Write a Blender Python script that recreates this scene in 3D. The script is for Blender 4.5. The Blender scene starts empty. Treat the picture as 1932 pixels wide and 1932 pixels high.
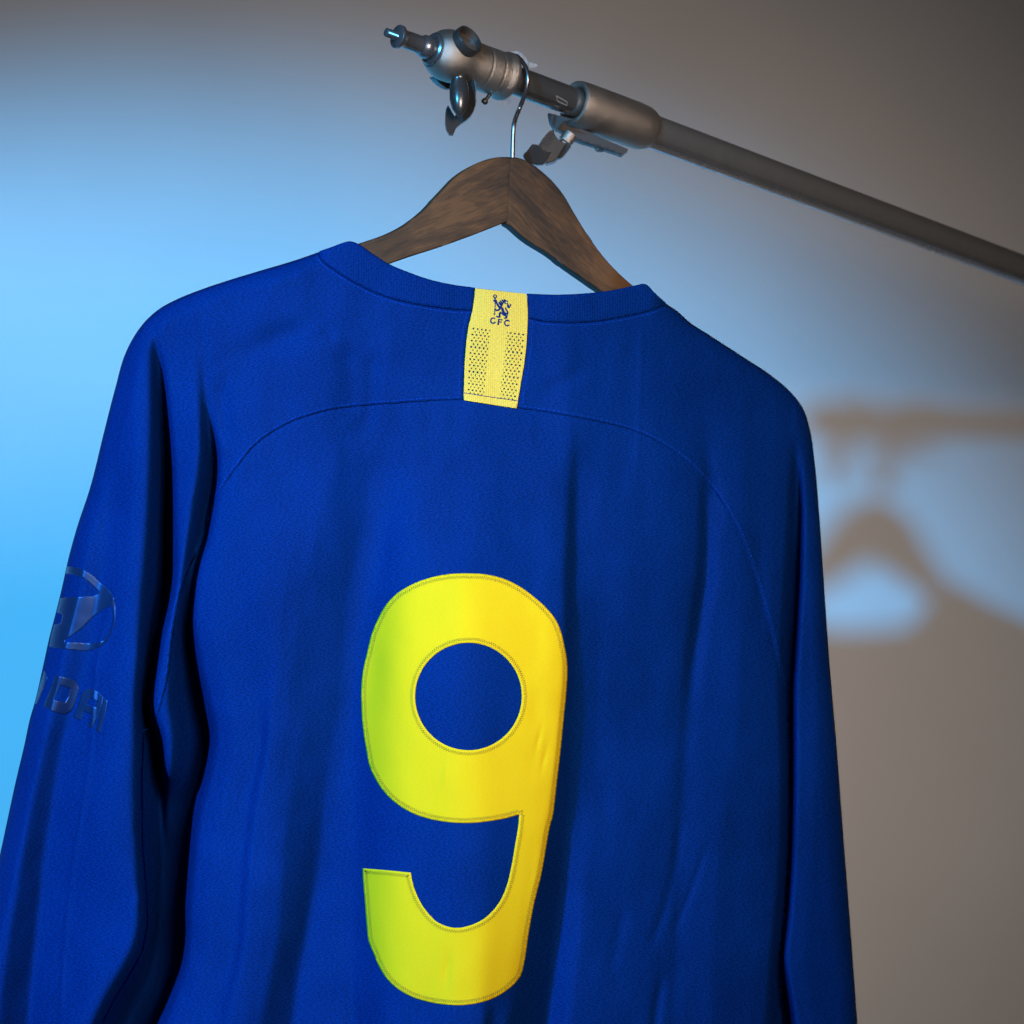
import bpy, bmesh, math, random
import numpy as np
from mathutils import Vector, Matrix, Quaternion
from mathutils.geometry import delaunay_2d_cdt

random.seed(4)
RNG = np.random.default_rng(7)
S = bpy.context.scene
COL = S.collection

# ------------------------------------------------------------------ camera
EYE = np.array([0.0, 0.0, 1.5])
HALF = 0.24                      # half picture width at 1 m
cam_data = bpy.data.cameras.new("camera")
cam = bpy.data.objects.new("camera", cam_data)
COL.objects.link(cam)
cam.location = EYE
cam.rotation_euler = (math.radians(90), 0, 0)
cam_data.sensor_width = 24
cam_data.lens = 12 / HALF
cam_data.clip_start = 0.05
cam_data.clip_end = 50
cam_data.dof.use_dof = True
cam_data.dof.focus_distance = 1.72
cam_data.dof.aperture_fstop = 5.6
S.camera = cam

# ------------------------------------------------------------------ light
world = bpy.data.worlds.new("World")
S.world = world
world.use_nodes = True
bg = world.node_tree.nodes["Background"]
bg.inputs[0].default_value = (0.9, 0.95, 1.0, 1)
bg.inputs[1].default_value = 0.036


def aim(o, target):
    d = Vector(target) - o.location
    o.rotation_euler = d.to_track_quat('-Z', 'Y').to_euler()


WALL_Y = 2.72


def wall_point(u, v):
    return EYE + np.array([(u - 966) / 966 * HALF, 1, (966 - v) / 966 * HALF]) * WALL_Y


blue = bpy.data.lights.new("blue_spot", 'SPOT')
blue.energy = 1130
blue.color = (0.05, 0.47, 1.0)
blue.shadow_soft_size = 0.075
blue.spot_size = 0.6208
blue.spot_blend = 0.6245
blue_o = bpy.data.objects.new("blue_spot", blue)
COL.objects.link(blue_o)
blue_o.location = EYE + np.array([-1.35, -1.07, 1.08])
aim(blue_o, wall_point(-72, 1969))
blue_o.rotation_euler = (blue_o.rotation_euler.to_quaternion() @ Quaternion((0, 0, 1), 0.493)).to_euler()
blue_o.scale = (1.2857, 1.0, 1.0)          # oval beam

warm = bpy.data.lights.new("warm_softbox", 'AREA')
warm.shape = 'RECTANGLE'
warm.size = 0.6
warm.size_y = 0.6
warm.energy = 4.45
warm.color = (1.0, 0.825, 0.715)
warm.spread = math.radians(62)
warm_o = bpy.data.objects.new("warm_softbox", warm)
COL.objects.link(warm_o)
warm_o.location = EYE + np.array([0.52, 0.25, 0.30])
aim(warm_o, EYE + np.array([0.03, 1.75, -0.06]))

S.view_settings.view_transform = 'Standard'
S.view_settings.look = 'None'
S.view_settings.exposure = 0
S.view_settings.gamma = 1
S.render.engine = 'CYCLES'
S.cycles.max_bounces = 8

# ------------------------------------------------------------------ geometry of the view -> real places
YAW = 0.344
PLANE_N = np.array([math.sin(YAW), -math.cos(YAW), 0.0])
PLANE_P = EYE + np.array([0.0, 1.72, (966 - 900) / 966 * HALF * 1.72])
PX = 1.72 * 2 * HALF / 1932      # metres per unit on the shirt


def rays(u, v):
    u = np.asarray(u, float)
    v = np.asarray(v, float)
    return np.stack([(u - 966) / 966 * HALF, np.ones_like(u), (966 - v) / 966 * HALF], -1)


def at_depth(u, v, d):
    return EYE + rays(u, v) * np.asarray(d, float)[..., None]


def shirt_depth(u, v):
    r = rays(u, v)
    d = ((PLANE_P - EYE) @ PLANE_N) / (r @ PLANE_N)
    u = np.asarray(u, float)
    # both shoulders bend away over the curved hanger
    return d + 0.092 * np.clip((u - 1060) / 450, 0, 1.3) ** 1.5 + 0.035 * np.clip((660 - u) / 420, 0, 1.6) ** 2


def pole_depth(u):
    s = (np.asarray(u, float) - 985) / 947
    return 1 / ((1 - s) / 1.775 + s / 2.19)


# ------------------------------------------------------------------ materials
def new_mat(name):
    m = bpy.data.materials.new(name)
    m.use_nodes = True
    nt = m.node_tree
    return m, nt, nt.nodes["Principled BSDF"]


def fabric(name, colour, rough=0.62, sheen=0.0, bump=0.55, rib=None, vary=0.50, spec=0.012):
    m, nt, p = new_mat(name)
    N, Lk = nt.nodes, nt.links
    p.inputs["Roughness"].default_value = rough
    p.inputs["Specular IOR Level"].default_value = spec
    p.inputs["Sheen Weight"].default_value = sheen
    p.inputs["Sheen Roughness"].default_value = 0.4
    p.inputs["Sheen Tint"].default_value = (*[min(1, c * 2 + .15) for c in colour], 1)
    uv = N.new("ShaderNodeUVMap")
    no = N.new("ShaderNodeTexNoise")
    no.inputs["Scale"].default_value = 700
    no.inputs["Detail"].default_value = 2
    mp = N.new("ShaderNodeMapping")
    mp.inputs["Rotation"].default_value = (0, 0, math.radians(-32))
    mp.inputs["Scale"].default_value = (0.55, 1.6, 1)
    Lk.new(uv.outputs[0], mp.inputs[0])
    Lk.new(mp.outputs[0], no.inputs["Vector"])
    big = N.new("ShaderNodeTexNoise")
    big.inputs["Scale"].default_value = 9
    big.inputs["Detail"].default_value = 3
    Lk.new(uv.outputs[0], big.inputs["Vector"])
    add = N.new("ShaderNodeMath")
    add.operation = 'MULTIPLY_ADD'
    add.inputs[1].default_value = 0.25
    Lk.new(big.outputs[0], add.inputs[0])
    Lk.new(no.outputs[0], add.inputs[2])
    ramp = N.new("ShaderNodeMapRange")
    ramp.inputs["From Min"].default_value = 0.4
    ramp.inputs["From Max"].default_value = 0.85
    ramp.inputs["To Min"].default_value = 1 - vary
    ramp.inputs["To Max"].default_value = 1 + vary
    Lk.new(add.outputs[0], ramp.inputs[0])
    mul = N.new("ShaderNodeVectorMath")
    mul.operation = 'SCALE'
    mul.inputs[0].default_value = colour
    Lk.new(ramp.outputs[0], mul.inputs["Scale"])
    Lk.new(mul.outputs[0], p.inputs["Base Color"])
    b = N.new("ShaderNodeBump")
    b.inputs["Strength"].default_value = bump
    b.inputs["Distance"].default_value = 0.0006
    Lk.new(no.outputs[0], b.inputs["Height"])
    last = b
    if rib:
        w = N.new("ShaderNodeTexWave")
        w.inputs["Scale"].default_value = rib
        w.bands_direction = 'X'
        w.inputs["Distortion"].default_value = 0.6
        Lk.new(uv.outputs[0], w.inputs["Vector"])
        b2 = N.new("ShaderNodeBump")
        b2.inputs["Strength"].default_value = 0.3
        b2.inputs["Distance"].default_value = 0.0008
        Lk.new(w.outputs["Fac"], b2.inputs["Height"])
        Lk.new(b.outputs[0], b2.inputs["Normal"])
        last = b2
    Lk.new(last.outputs[0], p.inputs["Normal"])
    return m


def metal(name, colour, rough, grain=0.0, scale=900, metallic=1.0):
    m, nt, p = new_mat(name)
    N, Lk = nt.nodes, nt.links
    p.inputs["Base Color"].default_value = (*colour, 1)
    p.inputs["Metallic"].default_value = metallic
    p.inputs["Roughness"].default_value = rough
    tc = N.new("ShaderNodeTexCoord")
    sm = N.new("ShaderNodeTexNoise")
    sm.inputs["Scale"].default_value = 45
    sm.inputs["Detail"].default_value = 6
    Lk.new(tc.outputs["Object"], sm.inputs["Vector"])
    mr = N.new("ShaderNodeMapRange")
    mr.inputs["From Min"].default_value = 0.3
    mr.inputs["From Max"].default_value = 0.75
    mr.inputs["To Min"].default_value = max(0.03, rough - 0.09)
    mr.inputs["To Max"].default_value = rough + 0.1
    Lk.new(sm.outputs[0], mr.inputs[0])
    Lk.new(mr.outputs[0], p.inputs["Roughness"])
    if grain:
        no = N.new("ShaderNodeTexNoise")
        no.inputs["Scale"].default_value = scale
        no.inputs["Detail"].default_value = 2
        Lk.new(tc.outputs["Object"], no.inputs["Vector"])
        b = N.new("ShaderNodeBump")
        b.inputs["Strength"].default_value = grain
        b.inputs["Distance"].default_value = 0.0006
        Lk.new(no.outputs[0], b.inputs["Height"])
        Lk.new(b.outputs[0], p.inputs["Normal"])
    return m


def wood(name, angle):
    m, nt, p = new_mat(name)
    N, Lk = nt.nodes, nt.links
    p.inputs["Roughness"].default_value = 0.5
    p.inputs["Specular IOR Level"].default_value = 0.22
    uv = N.new("ShaderNodeUVMap")
    mp = N.new("ShaderNodeMapping")
    mp.inputs["Rotation"].default_value = (0, 0, angle)
    Lk.new(uv.outputs[0], mp.inputs[0])
    st = N.new("ShaderNodeVectorMath")
    st.operation = 'MULTIPLY'
    st.inputs[1].default_value = (5.0, 26.0, 1.0)
    Lk.new(mp.outputs[0], st.inputs[0])
    n1 = N.new("ShaderNodeTexNoise")
    n1.inputs["Scale"].default_value = 1.4
    n1.inputs["Detail"].default_value = 7
    n1.inputs["Roughness"].default_value = 0.68
    n1.inputs["Distortion"].default_value = 0.8
    Lk.new(st.outputs[0], n1.inputs["Vector"])
    st2 = N.new("ShaderNodeVectorMath")
    st2.operation = 'MULTIPLY'
    st2.inputs[1].default_value = (70.0, 420.0, 1.0)
    Lk.new(mp.outputs[0], st2.inputs[0])
    n2 = N.new("ShaderNodeTexNoise")
    n2.inputs["Scale"].default_value = 1.0
    n2.inputs["Detail"].default_value = 3
    Lk.new(st2.outputs[0], n2.inputs["Vector"])
    n3 = N.new("ShaderNodeTexNoise")
    n3.inputs["Scale"].default_value = 13
    n3.inputs["Detail"].default_value = 4
    Lk.new(mp.outputs[0], n3.inputs["Vector"])
    a1 = N.new("ShaderNodeMath")
    a1.operation = 'MULTIPLY_ADD'
    a1.inputs[1].default_value = 0.42
    Lk.new(n2.outputs[0], a1.inputs[0])
    Lk.new(n1.outputs[0], a1.inputs[2])
    a2 = N.new("ShaderNodeMath")
    a2.operation = 'MULTIPLY_ADD'
    a2.inputs[1].default_value = 0.45
    Lk.new(n3.outputs[0], a2.inputs[0])
    Lk.new(a1.outputs[0], a2.inputs[2])
    cr = N.new("ShaderNodeValToRGB")
    e = cr.color_ramp.elements
    e[0].position = 0.72
    e[0].color = (0.013, 0.0055, 0.0026, 1)
    e[1].position = 1.0
    e[1].color = (0.088, 0.034, 0.0105, 1)
    mid = cr.color_ramp.elements.new(0.88)
    mid.color = (0.046, 0.018, 0.006, 1)
    sc_ = N.new("ShaderNodeMath")
    sc_.operation = 'SUBTRACT'
    sc_.inputs[1].default_value = 0.06
    Lk.new(a2.outputs[0], sc_.inputs[0])
    Lk.new(sc_.outputs[0], cr.inputs[0])
    Lk.new(cr.outputs[0], p.inputs["Base Color"])
    b = N.new("ShaderNodeBump")
    b.inputs["Strength"].default_value = 0.25
    b.inputs["Distance"].default_value = 0.0006
    Lk.new(a1.outputs[0], b.inputs["Height"])
    Lk.new(b.outputs[0], p.inputs["Normal"])
    return m


BLUE = (0.0008, 0.0176, 0.113)
M_FAB = fabric("royal_blue_jersey", BLUE)
M_COLLAR = fabric("royal_blue_rib", BLUE, rib=128)
M_THREAD = fabric("blue_thread", (0.004, 0.036, 0.28), bump=0)
M_TAPE = fabric("yellow_knit", (0.66, 0.45, 0.065), rough=0.75, bump=0.6, rib=150, vary=0.16)
M_NUM = fabric("yellow_felt", (0.69, 0.44, 0.008), rough=0.7, sheen=0.02, bump=0.15, vary=0.05)
M_NUMTHREAD = fabric("olive_thread", (0.085, 0.072, 0.02), bump=0)
M_NAVY = fabric("navy_print", (0.006, 0.02, 0.10), bump=0.1)
M_FOIL = metal("blue_foil", (0.018, 0.05, 0.16), 0.38, metallic=0.72)
M_CAST = metal("cast_grey_metal", (0.40, 0.34, 0.285), 0.41, grain=0.6, scale=2600, metallic=0.92)
M_TUBE = metal("satin_tube_metal", (0.28, 0.265, 0.25), 0.24, grain=0.05, metallic=0.88)
M_TUBE2 = metal("dull_tube_metal", (0.29, 0.28, 0.268), 0.24, grain=0.06, metallic=0.76)
M_CHROME = metal("dark_chrome", (0.26, 0.25, 0.255), 0.25, metallic=0.85)
M_KNOB = metal("dark_knob_metal", (0.10, 0.095, 0.092), 0.30, grain=0.1, metallic=0.75)
M_FLANGE = metal("flange_metal", (0.19, 0.17, 0.155), 0.48, grain=0.4, metallic=0.55)
M_WIRE = metal("hook_wire", (0.20, 0.175, 0.17), 0.26, metallic=0.9)
M_BLACK = metal("black_rubber", (0.01, 0.01, 0.01), 0.5, metallic=0.0)
M_MARK = metal("pale_mark", (0.26, 0.25, 0.24), 0.45, metallic=0.4)
M_WOOD_L = wood("walnut_left_grain", math.radians(-22))
M_WOOD_R = wood("walnut_right_grain", math.radians(45))

mw, nt, p = new_mat("painted_wall")
p.inputs["Roughness"].default_value = 0.85
p.inputs["Specular IOR Level"].default_value = 0.2
tc = nt.nodes.new("ShaderNodeTexCoord")
n = nt.nodes.new("ShaderNodeTexNoise")
n.inputs["Scale"].default_value = 260
n.inputs["Detail"].default_value = 4
nt.links.new(tc.outputs["Object"], n.inputs["Vector"])
n2 = nt.nodes.new("ShaderNodeTexNoise")
n2.inputs["Scale"].default_value = 1.8
n2.inputs["Detail"].default_value = 4
nt.links.new(tc.outputs["Object"], n2.inputs["Vector"])
cr = nt.nodes.new("ShaderNodeValToRGB")
cr.color_ramp.elements[0].position = 0.3
cr.color_ramp.elements[0].color = (0.565, 0.56, 0.55, 1)
cr.color_ramp.elements[1].position = 0.7
cr.color_ramp.elements[1].color = (0.635, 0.63, 0.62, 1)
nt.links.new(n2.outputs[0], cr.inputs[0])
nt.links.new(cr.outputs[0], p.inputs["Base Color"])
b = nt.nodes.new("ShaderNodeBump")
b.inputs["Strength"].default_value = 0.12
b.inputs["Distance"].default_value = 0.001
nt.links.new(n.outputs[0], b.inputs["Height"])
nt.links.new(b.outputs[0], p.inputs["Normal"])

M_CLEAR, nt, p = new_mat("clear_plastic")
p.inputs["Base Color"].default_value = (0.9, 0.92, 0.95, 1)
p.inputs["Roughness"].default_value = 0.25
p.inputs["Alpha"].default_value = 0.12
nz = nt.nodes.new("ShaderNodeTexNoise")
nz.inputs["Scale"].default_value = 300
tc = nt.nodes.new("ShaderNodeTexCoord")
nt.links.new(tc.outputs["Object"], nz.inputs["Vector"])
bb = nt.nodes.new("ShaderNodeBump")
bb.inputs["Strength"].default_value = 0.4
nt.links.new(nz.outputs[0], bb.inputs["Height"])
nt.links.new(bb.outputs[0], p.inputs["Normal"])


# ------------------------------------------------------------------ object helpers
def thing(name, label, cat, loc):
    o = bpy.data.objects.new(name, None)
    COL.objects.link(o)
    o.location = loc
    o.empty_display_size = 0.05
    o['label'] = label
    o['category'] = cat
    return o


def link(name, me, mat, parent=None, smooth=True, label=None, kind=None):
    if mat:
        me.materials.append(mat)
    if smooth:
        me.polygons.foreach_set("use_smooth", [True] * len(me.polygons))
    o = bpy.data.objects.new(name, me)
    COL.objects.link(o)
    if parent is not None:
        o.parent = parent
        w = Vector((0, 0, 0))
        q = parent
        while q is not None:
            w += q.location
            q = q.parent
        o.location = -w
    if label:
        o['label'] = label
    if kind:
        o['kind'] = kind
    return o


def mesh(name, verts, faces, uvs=None):
    me = bpy.data.meshes.new(name)
    me.from_pydata([tuple(x) for x in verts], [], faces)
    if uvs is not None:
        lay = me.uv_layers.new(name="UVMap")
        idx = np.empty(len(me.loops), dtype=np.int32)
        me.loops.foreach_get("vertex_index", idx)
        lay.data.foreach_set("uv", np.asarray(uvs, float)[idx].ravel())
    me.update()
    return me


def smooth_poly(pts, step=3.0, closed=True, corner=42):
    """Catmull-Rom through pts, keeping sharp corners."""
    P = np.asarray(pts, float)
    n = len(P)
    out = []
    rng = range(n) if closed else range(n - 1)

    def tangent(i):
        if closed:
            a, b, c = P[(i - 1) % n], P[i], P[(i + 1) % n]
        else:
            if i == 0 or i == n - 1:
                return None
            a, b, c = P[i - 1], P[i], P[i + 1]
        d1, d2 = b - a, c - b
        l1, l2 = np.hypot(*d1), np.hypot(*d2)
        if l1 < 1e-9 or l2 < 1e-9:
            return None
        ang = math.degrees(math.acos(max(-1, min(1, float(d1 @ d2) / l1 / l2))))
        if ang > corner:
            return None
        t = d1 / l1 * l2 + d2 / l2 * l1
        return t / (l1 + l2)
    for i in rng:
        a, b = P[i], P[(i + 1) % n]
        L = np.hypot(*(b - a))
        ta, tb = tangent(i), tangent((i + 1) % n)
        ta = (b - a) if ta is None else ta * L
        tb = (b - a) if tb is None else tb * L
        k = max(1, int(round(L / step)))
        for j in range(k):
            s = j / k
            h00 = 2 * s**3 - 3 * s**2 + 1
            h10 = s**3 - 2 * s**2 + s
            h01 = -2 * s**3 + 3 * s**2
            h11 = s**3 - s**2
            out.append(h00 * a + h10 * ta + h01 * b + h11 * tb)
    if not closed:
        out.append(P[-1])
    return np.array(out)


def inside(poly, x, y):
    r = np.zeros(x.shape, bool)
    px, py = poly[:, 0], poly[:, 1]
    j = len(poly) - 1
    for i in range(len(poly)):
        c = (py[i] > y) != (py[j] > y)
        with np.errstate(divide='ignore', invalid='ignore'):
            xs = (px[j] - px[i]) * (y - py[i]) / (py[j] - py[i] + 1e-30) + px[i]
        r ^= c & (x < xs)
        j = i
    return r


def seg_dist(poly, x, y, closed=False):
    d = np.full(x.shape, 1e9)
    n = len(poly)
    for i in range(n if closed else n - 1):
        a, b = poly[i], poly[(i + 1) % n]
        ab = b - a
        t = ((x - a[0]) * ab[0] + (y - a[1]) * ab[1]) / (ab @ ab + 1e-12)
        t = np.clip(t, 0, 1)
        d = np.minimum(d, np.hypot(x - a[0] - t * ab[0], y - a[1] - t * ab[1]))
    return d


def triangulate(outline, holes=(), step=4.0):
    """constrained triangulation of a region with even interior points -> (pts Nx2, tris, edge flag)"""
    loops = [np.asarray(outline, float)] + [np.asarray(h, float) for h in holes]
    pts, edges = [], []
    for lp in loops:
        k = len(pts)
        pts += [tuple(q) for q in lp]
        edges += [(k + i, k + (i + 1) % len(lp)) for i in range(len(lp))]
    nb = len(pts)
    lo, hi = loops[0].min(0), loops[0].max(0)
    xs = np.arange(lo[0], hi[0], step)
    ys = np.arange(lo[1], hi[1], step * 0.866)
    X, Y = np.meshgrid(xs, ys)
    X = X + (np.arange(len(ys)) % 2)[:, None] * step / 2
    X, Y = X.ravel(), Y.ravel()
    k = inside(loops[0], X, Y)
    X, Y = X[k], Y[k]
    for h in loops[1:]:
        k = ~inside(h, X, Y)
        X, Y = X[k], Y[k]
    dd = np.full(X.shape, 1e9)
    for lp in loops:
        dd = np.minimum(dd, seg_dist(lp, X, Y, True))
    k = dd > step * 0.45
    pts += list(zip(X[k], Y[k]))
    r = delaunay_2d_cdt([Vector(q) for q in pts], edges, [], 1 if not holes else 0, 1e-5)
    V = np.array([tuple(q) for q in r[0]])
    T = [list(f) for f in r[2]]
    Tn = np.array(T)
    cx, cy = V[Tn].mean(1).T
    keep = inside(loops[0], cx, cy)
    for h in loops[1:]:
        keep &= ~inside(h, cx, cy)
    Tn = Tn[keep]
    a, b, c = V[Tn[:, 0]], V[Tn[:, 1]], V[Tn[:, 2]]
    cr_ = (b[:, 0] - a[:, 0]) * (c[:, 1] - a[:, 1]) - (b[:, 1] - a[:, 1]) * (c[:, 0] - a[:, 0])
    flip = cr_ > 0              # v runs down: make faces look at the viewer's side
    Tn[flip] = Tn[flip][:, ::-1]
    dedge = np.full(len(V), 1e9)
    for lp in loops:
        dedge = np.minimum(dedge, seg_dist(lp, V[:, 0], V[:, 1], True))
    used = np.unique(Tn)
    remap = -np.ones(len(V), int)
    remap[used] = np.arange(len(used))
    return V[used], remap[Tn].tolist(), dedge[used]


# ------------------------------------------------------------------ backdrop wall
wv = [(-5, WALL_Y, -0.6), (5, WALL_Y, -0.6), (5, WALL_Y, 4.2), (-5, WALL_Y, 4.2),
      (-5, WALL_Y + .12, -0.6), (5, WALL_Y + .12, -0.6), (5, WALL_Y + .12, 4.2), (-5, WALL_Y + .12, 4.2)]
wf = [(0, 1, 2, 3), (5, 4, 7, 6), (4, 0, 3, 7), (1, 5, 6, 2), (3, 2, 6, 7), (4, 5, 1, 0)]
wall = link("wall", mesh("wall", wv, wf), mw, smooth=False)
wall['kind'] = 'structure'
wall['label'] = 'plain pale painted wall lit blue at the left'

# ------------------------------------------------------------------ the shirt: relief of the cloth
LEFT_SIL = [(600, 476), (560, 490), (500, 508), (440, 526), (380, 546), (335, 564), (303, 581), (275, 605), (252, 636), (236, 668),
            (218, 730), (195, 820), (170, 920), (145, 996), (129, 1054), (117, 1108), (105, 1157), (93, 1203), (84, 1244), (77, 1276), (65, 1327), (57, 1354), (46, 1405), (32, 1464), (0, 1612),
            (-33, 1760), (-62, 1900), (-95, 2060), (-140, 2300)]
RIGHT_SIL = [(1257, 573), (1278, 587), (1300, 607), (1340, 633), (1400, 672), (1460, 712), (1495, 743), (1515, 770), (1527, 805),
             (1537, 870), (1545, 960), (1552, 1060), (1558, 1150), (1566, 1260), (1578, 1400), (1590, 1560), (1604, 1740), (1618, 1932),
             (1634, 2120), (1650, 2300)]
LEFT_S = smooth_poly(LEFT_SIL, 5, False, 60)
RIGHT_S = smooth_poly(RIGHT_SIL, 5, False, 60)
CREST1 = [(600, 288), (639, 288), (712, 288), (786, 288), (883, 286), (957, 282), (1030, 277), (1137, 268.5), (1235, 263.6), (1308, 259),
          (1405, 257.5), (1462, 255), (1591, 256), (1691, 264), (1741, 266), (1791, 257), (1826, 240), (1891, 200), (1932, 180), (2300, 40)]
VALL1 = [(600, 290), (629, 292), (664, 302), (703, 309), (761, 314), (822, 320), (883, 324), (957, 326), (1088, 327), (1140, 318), (1180, 306),
         (1235, 297), (1283, 288), (1327, 281), (1371, 290), (1400, 305), (1437, 307), (1466, 310), (1506, 312), (1600, 312), (1750, 305),
         (1826, 290), (1932, 240), (2300, 120)]
CREST2 = [(600, 372), (737, 374), (798, 380), (859, 380), (908, 374), (957, 365), (1030, 355), (1076, 351), (1127, 342), (1198, 327), (1259, 321),
          (1320, 316), (1380, 326), (1420, 328), (1466, 324), (1506, 318), (1600, 320), (1750, 318), (1826, 305), (1932, 260), (2300, 150)]
VALL2 = [(600, 385), (700, 390), (790, 397), (822, 403), (847, 408), (878, 410), (908, 408), (944, 402), (969, 397), (1016, 389), (1052, 374),
         (1093, 364), (1171, 359), (1230, 366), (1300, 381), (1386, 402), (1405, 400), (1462, 388), (1531, 370), (1616, 360), (1716, 350),
         (1766, 351), (1816, 344), (1906, 312), (1932, 298), (2300, 200)]
CREST3 = [(650, 690), (850, 684), (900, 665), (1000, 640), (1116, 612), (1316, 590), (1466, 565), (1616, 547), (1766, 540), (1932, 505), (2300, 470)]
VALL3 = [(650, 715), (850, 712), (900, 698), (1000, 676), (1116, 650), (1316, 633), (1466, 608), (1616, 595), (1766, 568), (1932, 542), (2300, 505)]
FOLDN = [(600, 1092), (850, 1090), (950, 1085), (1100, 1083), (1270, 1083), (1500, 1074), (1640, 1060), (1778, 1049), (1917, 1030), (2300, 990)]
FOLDW = [(600, 14), (950, 13), (1100, 18), (1270, 16), (1500, 32), (1640, 42), (1778, 60), (1917, 70), (2300, 80)]
FOLDQ = [(600, 1338), (947, 1333), (1022, 1333), (1097, 1328), (1172, 1316), (1247, 1306), (1400, 1292), (1932, 1270), (2300, 1250)]
EDGE_S = [(600, 1500), (840, 1499), (870, 1498), (966, 1495), (1100, 1487), (1296, 1477), (1460, 1484), (1600, 1483), (1716, 1474), (1811, 1464),
          (1932, 1452), (2300, 1420)]
EDGE_T = [(600, 1504), (840, 1506), (900, 1508), (966, 1509), (1100, 1505), (1296, 1493), (1460, 1493), (1600, 1490), (1716, 1483), (1811, 1472),
          (1932, 1492), (2300, 1520)]


def L(uv_list, h_list, shift=0):
    u = np.array(uv_list, float)
    h = np.array(h_list, float)
    return lambda v: (np.interp(v, u[:, 0], u[:, 1]) + shift, np.interp(v, h[:, 0], h[:, 1]))


def F_M(shift, h):
    n, w, hh = np.array(FOLDN, float), np.array(FOLDW, float), np.array(h, float)
    return lambda v: (np.interp(v, n[:, 0], n[:, 1]) - np.interp(v, w[:, 0], w[:, 1]) + shift, np.interp(v, hh[:, 0], hh[:, 1]))


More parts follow.
